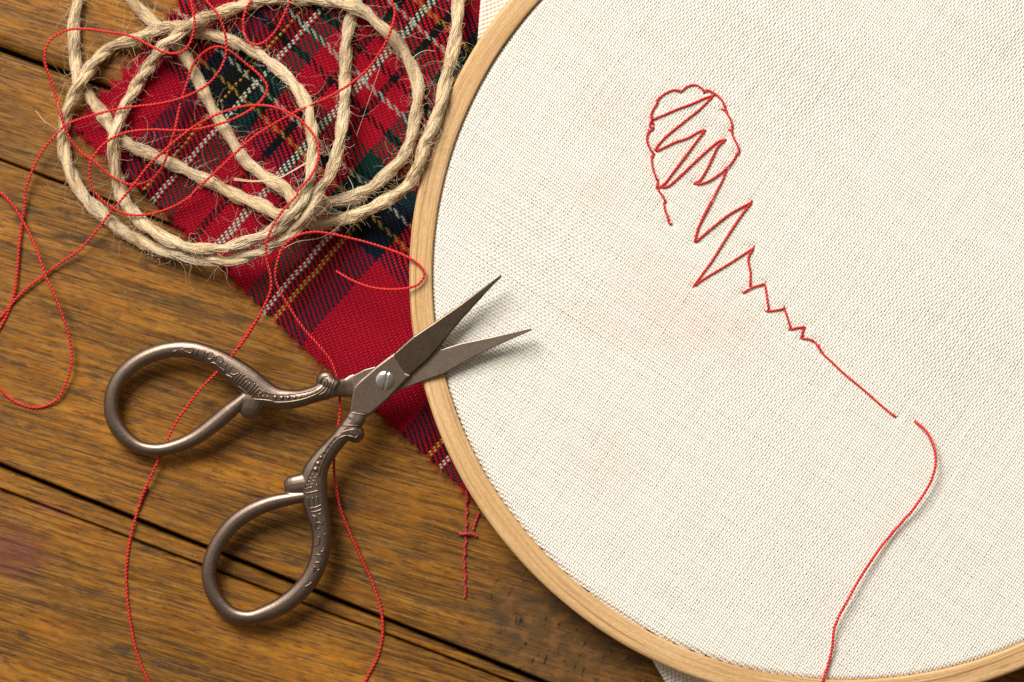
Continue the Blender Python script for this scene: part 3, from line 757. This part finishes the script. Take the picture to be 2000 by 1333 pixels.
# ------------------------------------------------------------------ long red sewing thread, tangled
LA = K(C2, [(1180, -160, 1), (1215, 0, 1), (1237, 80, 2), (1212, 200, 2), (1150, 330, 1), (1050, 460, 1), (880, 590, 1), (700, 680, 1), (550, 750, 1), (333, 880, 1.5)]) + \
     K(C1, [(1530, 1000, 1), (1400, 1120, 1), (1250, 1260, 1)]) + K(C3, [(1280, 75, .5), (1150, 170, .5), (1000, 225, .5), (880, 238, .5), (780, 215, .5), (680, 150, 1), (620, 90, 1)]) + \
     K(C1, [(600, 1230, 1), (585, 1150, 1.5), (592, 1060, 1.5), (640, 980, 1.5), (720, 910, 1.5), (850, 858, 1.5), (1000, 845, 1), (1180, 850, 1), (1333, 830, 1)]) + \
     K(C2, [(180, 775, 1), (330, 690, 1), (395, 610, 1), (407, 560, 1), (370, 500, 1), (280, 425, 1), (150, 325, 1), (67, 308, 1)]) + \
     K(C1, [(1280, 390, 1), (1210, 560, 1), (1170, 700, 1), (1140, 840, 1), (1105, 950, 1), (1060, 1080, .5), (980, 1170, .5), (850, 1202, .5), (720, 1145, .5), (620, 1055, .5), (510, 975, .5), (430, 850, .5), (375, 670, 1), (330, 530, 2),
            (290, 380, 3), (335, 255, 3), (440, 198, 3), (560, 192, 3), (700, 210, 2), (850, 238, 1), (1000, 310, .5), (1090, 345, .5), (1180, 338, 1), (1235, 280, 2), (1265, 150, 2), (1240, 0, 2), (1210, -150, 1)])
LB = K(C1, [(1270, -150, 1), (1335, 0, 2), (1405, 80, 2.5), (1460, 200, 2), (1475, 320, 2), (1440, 440, 1.5), (1350, 550, 1), (1230, 620, 1), (1080, 668, .5), (900, 693, .5), (750, 715, .5), (620, 745, .5), (440, 810, .5), (370, 870, 1), (280, 980, 2), (210, 1120, 2), (165, 1250, 1)]) + \
     K(C3, [(168, 110, 1), (142, 270, .5), (125, 420, .5), (113, 560, .5), (98, 720, .5), (68, 830, 0), (20, 930, 0), (-60, 1050, 0), (-180, 1080, 0)])
LC = [(-60, 700), (-25, 730), (2, 761, 0), (30, 784, 0), (75, 796, 0), (112, 780, .5)] + K(C3, [(430, 1333, 1), (462, 1230, 1.5), (465, 1120, 1.5), (442, 1000, 2), (400, 880, 2.5), (345, 740, 3), (290, 620, 3), (245, 480, 2.5), (200, 370, 2), (140, 260, 1.5), (70, 150, 1.5), (0, 85, 1), (-130, 30, 0)])
LD = K(C3, [(-190, 60, 0), (-300, 500, 0), (-120, 960, 0), (0, 905, 0), (48, 850, 0), (100, 785, .3), (200, 690, .5), (310, 605, .5), (400, 540, .3), (520, 458, .3), (620, 350, .3), (720, 220, .5), (820, 100, .8), (900, 0, .8)]) + \
     K(C1, [(870, 1210, .8), (960, 1085, 1), (1080, 972, 1), (1200, 872, 1), (1350, 772, 1), (1500, 712, 1), (1640, 685, 1)]) + \
     K(C2, [(450, 695, 1), (560, 740, 1.2), (660, 820, 1.5), (720, 900, 1.5), (742, 990, 1.5), (728, 1070, 1), (680, 1160, .5), (600, 1250, .5)]) + \
     K(C4, [(600, 100, .5), (510, 200, .5), (440, 310, .5), (402, 420, .5), (402, 520, .3), (428, 620, .2), (432, 710, .2), (390, 820, .1), (310, 960, 0), (220, 1100, 0)]) + \
     K(C5, [(1190, 0, 0), (1100, 120, 0), (1020, 240, 0), (910, 360, 0), (800, 470, 0), (710, 590, 0), (640, 690, 0), (590, 800, 0), (540, 910, 0), (482, 1040, 0), (430, 1150, 0), (400, 1250, 0)]) + \
     K(CB, [(1000, 0, 0), (932, 180, 0), (890, 320, 0), (866, 480, 0), (858, 650, 0), (880, 880, 0), (920, 1110, 0), (1010, 1333, 0), (1100, 1500, 0), (1400, 1700, 0)])
LE = [(600, 1460), (690, 1370)] + K(C6, [(1240, 1370, 0), (1290, 1270, 0), (1318, 1150, 0), (1315, 980, 0), (1270, 830, 0), (1200, 670, 0), (1120, 500, 0), (1050, 330, 0), (1018, 170, 0), (1004, 20, 0)]) + \
     [(653, 880, 0), (657, 850, 0), (662, 815, 0), (663, 790, 0), (662, 765, 0)] + K(C4, [(855, 1290, 0), (820, 1190, 0), (750, 1095, .1), (660, 995, .2), (600, 915, .2), (540, 820, .2), (482, 720, .2), (455, 640, .3), (468, 540, .5), (510, 440, .5), (600, 370, .5), (720, 345, 2.5), (850, 362, 4.5),
            (1000, 400, 5), (1150, 445, 4), (1310, 505, .8), (1400, 570, .8), (1427, 625, .8), (1390, 685, .6), (1300, 712, 1.2), (1160, 718, 2), (1050, 700, 2), (950, 658, 3), (850, 600, 4)])
LF = K(C2, [(600, -150, 1), (568, -20, 1), (525, 85, 1), (460, 205, 1), (380, 280, .5), (315, 292, .5), (265, 240, .5), (246, 155, .5), (265, 60, 0), (300, 0, 0)])
loops = [LA, LB, LC, LD, LE]
tb = Bag(); RT = 3.1
def thread(pts, bag, rpx, slope, lobe=.58, pitch=15, write=True):
    p = catmull(pts, 1.9)
    m_ = max(6, len(p) // 16); q_ = np.linspace(0, 1, len(p))
    for k_ in (0, 1): p[:, k_] += .55 * np.interp(q_, np.linspace(0, 1, m_), RNG.uniform(-1, 1, m_)) + .9 * np.interp(q_, np.linspace(0, 1, m_ // 4 + 2), RNG.uniform(-1, 1, m_ // 4 + 2))
    z = lay(p, rpx, slope, write=write)
    rv = 1 + .07 * np.interp(np.linspace(0, 1, len(p)), np.linspace(0, 1, max(4, len(p) // 14)), RNG.uniform(-1, 1, max(4, len(p) // 14)))
    v, f, uv = tube(P(p[:, 0], p[:, 1], z), rpx * S0 * rv, 12, 2, lobe, pitch * S0, RNG.uniform(0, 6)); bag.add(v, f, uv)
# one length: the turns that leave the frame are joined outside it
def bridge(a, b, via): return [a] + [tuple(q) + (0.5,) for q in via] + [b]
thread(LF[::-1] + [(640, -110, .5)] + LA + [(340, -110, .5)] + LB + [(-120, 690)] + LC + LD + [(480, 1500)] + LE, tb, RT, .16)
o = tb.build('sewing_thread', M_RED, None)
tag(o, 'long thin red sewing thread tangled over the twine and tartan and under the scissors', 'thread')

# short scraps of dull red thread beside the hoop
def scrap(pieces, label):
    b = Bag()
    for pts, r in pieces: thread(K(CH, pts), b, r, .3, .3, 17)
    o = b.build('thread_scrap', M_SCRAP); tag(o, label, 'thread scrap'); return o
scrap([([(330, 90), (345, 150), (347, 200), (336, 260), (350, 330), (336, 400), (352, 460), (333, 505), (346, 560), (328, 600), (342, 660), (318, 720), (332, 780), (313, 840), (326, 900), (318, 960), (332, 1030), (315, 1100), (332, 1160), (322, 1265)], 2.7),
       ([(258, 568), (300, 574), (345, 572), (400, 580), (455, 605)], 3.4)], 'crinkled dull red thread scrap with a crossed knot emerging from under the hoop')
scrap([([(478, 345), (450, 405), (425, 470), (408, 528)], 3.3)], 'tiny straight dull red thread stub next to the wooden hoop rim')

# ------------------------------------------------------------------ scissors
SC_SLOPE = .128
def pz(px, py):
    t = (px - 360) * .887 - (py - 930) * .462
    return .0026 + SC_SLOPE * (t + 70) * S0
def PS(px, py, dz): return P(px, py, pz(np.asarray(px, float), np.asarray(py, float)) + np.asarray(dz, float))
def sweep(pts, expo=2.3, sides=18):
    """closed solid swept along (px, py, half width px, half thickness mm, dz mm)"""
    p = np.array([tuple(q) + (1.7, 0.0)[len(q) - 3:] if len(q) < 5 else q for q in pts], float)
    base = catmull([tuple(q[:2]) + (float(i),) for i, q in enumerate(p)], 4.0)
    w, ht, dz = [np.interp(base[:, 2], np.arange(len(p)), p[:, k]) for k in (2, 3, 4)]
    T = np.gradient(base[:, :2], axis=0); T /= np.linalg.norm(T, axis=1)[:, None]; N = np.stack([-T[:, 1], T[:, 0]], 1)
    th = np.linspace(0, 2 * np.pi, sides, endpoint=False)
    cx = np.sign(np.cos(th)) * np.abs(np.cos(th)) ** (2 / expo); cy = np.sign(np.sin(th)) * np.abs(np.sin(th)) ** (2 / expo)
    x = base[:, 0, None] + N[:, 0, None] * w[:, None] * cx; y = base[:, 1, None] + N[:, 1, None] * w[:, None] * cx
    v = PS(x, y, (dz[:, None] + ht[:, None] * cy) * MM).reshape(-1, 3)
    n = len(base); i = np.arange(n - 1)[:, None] * sides; j = np.arange(sides)[None]; k = (j + 1) % sides
    f = np.stack([i + j, i + k, i + sides + k, i + sides + j], -1).reshape(-1, 4)
    faces = [tuple(q) for q in f.tolist()] + [tuple(range(sides))[::-1], tuple((n - 1) * sides + q for q in range(sides))]
    return v, faces
def blob(px, py, rx, ry, rz, dz=0, rot=0.0):
    nu, nv = 20, 12; v = []
    for j in range(1, nv):
        a = math.pi * j / nv
        for i in range(nu):
            b = 2 * math.pi * i / nu
            x, y = rx * math.sin(a) * math.cos(b), ry * math.sin(a) * math.sin(b)
            v.append(PS(px + x * math.cos(rot) - y * math.sin(rot), py + x * math.sin(rot) + y * math.cos(rot), (dz + rz * math.cos(a)) * MM))
    v = [PS(px, py, (dz + rz) * MM)] + v + [PS(px, py, (dz - rz) * MM)]
    f = []
    for i in range(nu):
        f.append((0, 1 + (i + 1) % nu, 1 + i))
        for j in range(nv - 2): f.append((1 + j * nu + i, 1 + j * nu + (i + 1) % nu, 1 + (j + 1) * nu + (i + 1) % nu, 1 + (j + 1) * nu + i))
        f.append((1 + (nv - 2) * nu + i, 1 + (nv - 2) * nu + (i + 1) % nu, len(v) - 1))
    return np.array(v), f
def fuse(name, solids, mat, parent, voxel=.00014, iters=6):
    V, F, n = [], [], 0
    for v, f in solids:
        V.append(v); F += [tuple(i + n for i in q) for q in f]; n += len(v)
    me = bpy.data.meshes.new('tmp'); me.from_pydata([tuple(map(float, q)) for q in np.vstack(V)], [], F); me.update()
    o = bpy.data.objects.new('tmp', me); COL.objects.link(o)
    r = o.modifiers.new('r', 'REMESH'); r.mode = 'VOXEL'; r.voxel_size = voxel; r.use_smooth_shade = True
    s = o.modifiers.new('s', 'SMOOTH'); s.factor = .5; s.iterations = iters
    dg = bpy.context.evaluated_depsgraph_get(); dg.update()
    m2 = bpy.data.meshes.new_from_object(o.evaluated_get(dg)); bpy.data.objects.remove(o)
    m2.name = name; m2.materials.clear(); m2.materials.append(mat)
    m2.polygons.foreach_set('use_smooth', np.full(len(m2.polygons), True))
    q = bpy.data.objects.new(name, m2); COL.objects.link(q); q.parent = parent
    return q

sc = thing('embroidery_scissors', 'open bronze-brown embroidery scissors with ornate handles resting on the hoop rim', 'scissors')
ringA = [(664, 757, 17, 1.0, -.3), (650, 759, 18, 1.5, 0), (630, 765, 18, 1.7), (608, 772, 16.5, 1.7), (587, 778, 17.5, 1.75), (566, 780, 19.5, 1.8), (540, 778, 22, 1.9), (513, 767, 26, 1.95), (490, 749, 27, 1.95), (470, 733, 26, 1.9), (452, 720, 24, 1.85), (434, 708, 21.5, 1.8), (411, 696, 19.5, 1.75),
         (375, 684, 17.5, 1.7), (334, 683, 16, 1.65), (290, 695, 15.5, 1.6), (254, 717, 15.5, 1.6), (229, 746, 15, 1.6), (218, 781, 15, 1.6), (221, 817, 15.5, 1.6), (240, 850, 15.5, 1.6), (271, 873, 13.5, 1.6), (307, 879, 13, 1.6),
         (342, 872, 14, 1.6), (378, 857, 15, 1.6), (415, 831, 16, 1.6), (446, 805, 16, 1.6), (468, 786, 13, 1.5), (480, 775, 11, 1.4)]
hA = fuse('handle', [sweep(ringA), sweep([(700, 750, 22, .45, -.45), (690, 754, 23, .48, -.45), (676, 757, 19, .75, -.4), (658, 758, 17, 1.2, -.2)], 3),
                     blob(636, 743, 19, 18.5, 1.5), blob(640, 752, 19, 15, 1.65), sweep([(498, 766, 24, 1.6), (493, 782, 26, 1.7), (489, 798, 23, 1.6), (486, 810, 18, 1.25), (484, 819, 8, .6)]), sweep([(655, 758, 17, 1.6), (643, 750, 17.5, 1.7), (635, 743, 16, 1.6)])], M_METAL, sc)
ringB = [(699, 811, 17, .9, .3), (691, 824, 19, 1.3, .2), (664, 855, 16.5, 1.7), (645, 877, 17.5, 1.7), (628, 899, 20.5, 1.75), (616, 922, 25, 1.85), (612, 946, 28, 1.9), (614, 972, 26.5, 1.9), (620, 1000, 23.5, 1.8), (627, 1030, 20, 1.75), (628, 1060, 19, 1.7), (621, 1099, 18, 1.65),
         (605, 1132, 18, 1.6), (583, 1158, 18, 1.6), (553, 1182, 18, 1.6), (520, 1198, 16.5, 1.6), (487, 1207, 14.5, 1.6), (456, 1202, 15, 1.6), (433, 1184, 15, 1.6), (415, 1155, 15, 1.6), (408, 1120, 15, 1.6), (416, 1082, 15, 1.6), (433, 1050, 15.5, 1.6),
         (458, 1021, 16, 1.6), (490, 999, 16, 1.6), (528, 983, 15, 1.6), (562, 975, 13.5, 1.6), (596, 969, 12, 1.5)]
hB = fuse('handle', [sweep(ringB), sweep([(703, 800, 18, .6, .65), (700, 808, 17, .8, .5), (692, 822, 18, 1.2, .3)], 3), blob(694, 848, 18, 18, 1.5), blob(682, 845, 18, 14, 1.6, 0, .6), sweep([(604, 945, 23, 1.6), (586, 948, 22.5, 1.6), (572, 950, 21, 1.5), (562, 951, 17.5, 1.2), (555, 952, 9, .6)]), sweep([(680, 838, 16, 1.6), (688, 844, 17, 1.7), (695, 849, 15, 1.6)])], M_METAL, sc)

def slab(outline, z0, z1, bev, inset, tip=None):
    """flat bevelled plate from a px outline; z in mm off the scissors' plane"""
    o = np.array(outline, float); n = len(o)
    area2 = np.sum(o[:, 0] * np.roll(o[:, 1], -1) - np.roll(o[:, 0], -1) * o[:, 1])
    if area2 < 0: o = o[::-1]
    e = np.roll(o, -1, 0) - o; e /= np.linalg.norm(e, axis=1)[:, None]; nn = np.stack([-e[:, 1], e[:, 0]], 1)
    vn = nn + np.roll(nn, 1, 0); vn /= np.maximum((vn * nn).sum(1)[:, None], .35)
    ins = np.full(n, float(inset))
    for i in range(n):
        for tx, ty in (tip or []):
            d = math.hypot(o[i, 0] - tx, o[i, 1] - ty); ins[i] = min(ins[i], max(.3, d * .05))
    inn = o + vn * ins[:, None]
    rings = [(o, z0), (o, z1 - bev), (o + vn * ins[:, None] * .3, z1 - bev * .3), (inn, z1)]
    V = np.vstack([PS(r[:, 0], r[:, 1], np.full(n, z * MM)) for r, z in rings]); F = []
    for k in range(3):
        for i in range(n): F.append((k * n + i, k * n + (i + 1) % n, (k + 1) * n + (i + 1) % n, (k + 1) * n + i)[::-1])
    F.append(tuple(3 * n + i for i in range(n))[::-1]); F.append(tuple(range(n)))
    return V, F
def solid(name, parts, mat, parent):
    V, F, n = [], [], 0
    for v, f in parts:
        V.append(v); F += [tuple(i + n for i in q) for q in f]; n += len(v)
    o = mesh_obj(name, np.vstack(V), F, mat, parent, smooth=False)
    return o
def dense(pts, step=8):
    out = []
    for a, b in zip(pts, pts[1:] + pts[:1]):
        n = max(1, int(math.hypot(b[0] - a[0], b[1] - a[1]) / step))
        out += [(a[0] + (b[0] - a[0]) * i / n, a[1] + (b[1] - a[1]) * i / n) for i in range(n)]
    return out
bladeA_out = [(734, 716), (770, 712), (820, 694), (858, 684), (900, 671), (960, 658.5), (1037, 642), (1040, 645.5), (990, 667), (930, 695), (900, 711), (867, 730), (825, 745), (790, 759), (760, 772), (720, 780), (690, 779), (684, 757), (690, 734), (712, 722)]
bA = solid('blade', [slab(bladeA_out, -1.0, .05, .22, 1.6, [(1039, 644)])], M_BLADE_REFL, sc)
bladeB_out = [(760, 697.5), (775, 685.5), (807, 657), (849, 629), (900, 593), (945, 561), (978, 537.5), (981, 540), (960, 561), (930, 594), (900, 627), (861, 675), (835, 704), (801, 734), (785, 748), (765, 740)]
plateB_out = [(682.5, 806), (685, 785), (688.5, 764), (691, 757), (696, 750), (703, 743), (717, 731), (734, 716), (757, 698.5), (773, 687.5), (773.5, 694), (776, 702), (784, 717), (792, 728), (802, 733), (799, 738), (774, 764), (762, 777), (740, 797), (721, 812), (702, 809)]
bB = solid('blade', [slab(bladeB_out, .12, 1.0, .34, 3.2, [(980, 538)]), slab(plateB_out, .14, 1.28, .42, 4.2)], M_BLADE, sc)
bB.data.materials.append(M_METAL)
np_ = len(bladeB_out) * 3 + 2
for i, pl in enumerate(bB.data.polygons):
    if i >= np_: pl.material_index = 1
# screw
def screw():
    nr, ns = 26, 72; V, F = [], []
    cx, cy, R0 = 752, 743.5, 18.3; a0 = math.radians(-12)
    for i in range(nr + 1):
        r = R0 * i / nr
        for j in range(ns):
            b = 2 * math.pi * j / ns; x, y = r * math.cos(b), r * math.sin(b)
            q = i / nr; h = 1.24 + .62 * math.sqrt(max(0, 1 - (q * .96) ** 2.4)) * .9
            sx = abs(x * math.cos(a0) - y * math.sin(a0) - 1.5)
            if sx < 2.1 and q < .97: h -= .34
            V.append(PS(cx + x, cy + y, h * MM))
    V += [PS(cx + R0 * math.cos(2 * math.pi * j / ns), cy + R0 * math.sin(2 * math.pi * j / ns), 1.0 * MM) for j in range(ns)]
    for i in range(nr + 1):
        for j in range(ns):
            F.append((i * ns + j, i * ns + (j + 1) % ns, (i + 1) * ns + (j + 1) % ns, (i + 1) * ns + j)[::-1])
    o = mesh_obj('screw', V, np.array(F), M_SCREW, sc)
    return o
screw()

# raised ornament on the handles
def relief(handle, strokes, beads, r_mm):
    bvh = BVHTree.FromPolygons([v.co.copy() for v in handle.data.vertices], [tuple(p.vertices) for p in handle.data.polygons])
    cam_p = Vector((0, 0, CZ)); bag = Bag()
    def hit(x, y):
        q = P(x, y, 0.0); d = (Vector(q) - cam_p).normalized(); h = bvh.ray_cast(cam_p, d)
        return np.array(h[0]) if h[0] is not None else None
    for st in strokes:
        p = catmull(st, 1.5) if len(st) > 1 else None
        pts = [hit(a, b) for a, b, _ in p]; pts = [q for q in pts if q is not None]
        if len(pts) < 3: continue
        pts = np.array(pts); pts[:, 2] += r_mm * .42 * MM
        rr = np.full(len(pts), r_mm * MM); rr[0] *= .5; rr[-1] *= .5
        v, f, uv = tube(pts, rr, 8); bag.add(v, f, uv)
    for x, y, r in beads:
        q = hit(x, y)
        if q is None: continue
        nu, nv = 12, 5; V = []; R = r * S0
        for j in range(nv + 1):
            a = math.pi / 2 * j / nv
            for i in range(nu):
                b = 2 * math.pi * i / nu; V.append(q + np.array([R * math.cos(a) * math.cos(b), R * math.cos(a) * math.sin(b), R * .55 * math.sin(a) - .06 * MM]))
        F = [(j * nu + i, j * nu + (i + 1) % nu, (j + 1) * nu + (i + 1) % nu, (j + 1) * nu + i) for j in range(nv) for i in range(nu)]
        bag.add(np.array(V), np.array(F))
    return bag.build('raised_ornament', M_METAL, handle)
def circ(cx, cy, r, a0=0, a1=6.0, n=9): return [(cx + r * math.cos(a), cy + r * math.sin(a)) for a in np.linspace(a0, a1, n)]
stA = [K(C5B, q) for q in (
    [(400, 715), (540, 725), (640, 738), (690, 755), (850, 755), (1000, 735), (1150, 695), (1290, 635), (1380, 560), (1425, 480), (1405, 420), (1375, 425), (1385, 490), (1340, 560), (1250, 615)],
    [(480, 575), (560, 610), (660, 640), (800, 650), (960, 640), (1110, 615), (1240, 575), (1310, 515), (1335, 450), (1380, 395), (1430, 400)],
    [(1455, 470), (1440, 540), (1390, 610), (1300, 665)], [(1520, 435), (1480, 540), (1430, 660)],
    [(125, 470), (175, 400), (235, 345)], [(150, 500), (205, 430), (265, 365)], [(185, 530), (240, 460), (300, 400)], [(300, 400), (350, 440), (420, 490)], [(420, 490), (370, 560), (310, 635)], [(310, 635), (250, 585), (185, 530)],
    [(235, 540), (300, 460)], [(275, 570), (350, 480)], [(335, 655), (400, 580), (465, 515)], [(365, 685), (430, 610), (485, 560)],
    [(455, 655), (500, 625), (560, 580)])] + [K(C8R, q) for q in (
    [(470, 405), (510, 385), (550, 375)], [(620, 345), (700, 395), (770, 415), (805, 380), (805, 345), (700, 330), (640, 335)], [(885, 350), (875, 400), (860, 455)], [(960, 370), (1010, 378)], [(1000, 375), (975, 450), (955, 525)],
    circ(1080, 460, 58), [(1175, 540), (1180, 475), (1235, 465), (1290, 515), (1280, 560), (1235, 565)], [(1075, 600), (1110, 575), (1170, 585), (1250, 650), (1330, 705)],
    [(1345, 590), (1330, 640)], [(1410, 740), (1405, 680), (1440, 625)], [(1410, 740), (1470, 770), (1560, 740)], [(1285, 730), (1330, 700)], [(1340, 765), (1400, 790), (1460, 825)])]
bdA = [K(C5B, [(x, y)])[0] + (r / 7.143,) for x, y, r in ((700, 688, 34), (790, 695, 37), (880, 695, 36), (970, 690, 32), (1050, 682, 29), (1128, 665, 24), (1190, 645, 20), (1238, 628, 16), (470, 675, 15), (530, 675, 17), (590, 680, 18), (545, 625, 18), (505, 640, 14))]
relief(hA, stA, bdA, .18)
stB = [K(C6B, q) for q in (
    [(690, 985), (700, 905), (740, 800), (800, 690), (870, 590), (950, 510), (1040, 475), (1110, 485), (1165, 497), (1200, 460), (1195, 425), (1150, 402), (1090, 402), (1030, 418), (970, 445)],
    [(500, 1145), (540, 1050), (590, 930), (650, 810), (740, 695), (830, 575), (910, 480)],
    [(490, 1172), (545, 1160), (605, 1140)], [(490, 1228), (590, 1212), (685, 1188)], [(1085, 172), (1190, 190), (1320, 206)], [(975, 345), (1080, 340), (1215, 352)])] + [K(C9R, q) for q in (
    [(315, 325), (400, 310), (478, 280)], [(340, 370), (410, 358), (482, 333)], [(310, 190), (318, 250), (328, 308)], [(365, 187), (375, 245), (385, 300)], [(415, 178), (428, 235), (440, 285)],
    [(430, 402), (470, 380)], [(355, 405), (400, 420), (415, 470)], [(400, 570), (400, 520), (435, 488), (490, 512)], [(418, 572), (450, 555)], [(440, 650), (448, 700), (430, 750), (388, 768)], [(512, 618), (518, 655)],
    [(495, 790), (498, 820), (460, 838)], [(393, 882), (425, 868), (475, 882)], [(385, 968), (420, 960), (460, 970)], [(420, 1062), (390, 1010), (380, 1080)], [(415, 1060), (455, 1043)], [(272, 1252), (310, 1235), (360, 1198)])]
bdB = [K(C6B, [(x, y)])[0] + (r / 6.664,) for x, y, r in ((645, 915, 40), (678, 838, 36), (715, 757, 32), (762, 685, 29), (805, 620, 26), (850, 565, 22), (892, 520, 18), (930, 487, 14),
       (600, 985, 16), (575, 1030, 17), (555, 1075, 17), (532, 1118, 17), (640, 1020, 17), (620, 1065, 17), (598, 1110, 17), (665, 990, 15), (658, 1120, 16))]
relief(hB, stB, bdB, .18)

scene.render.engine = 'CYCLES'
scene.cycles.use_denoising = False
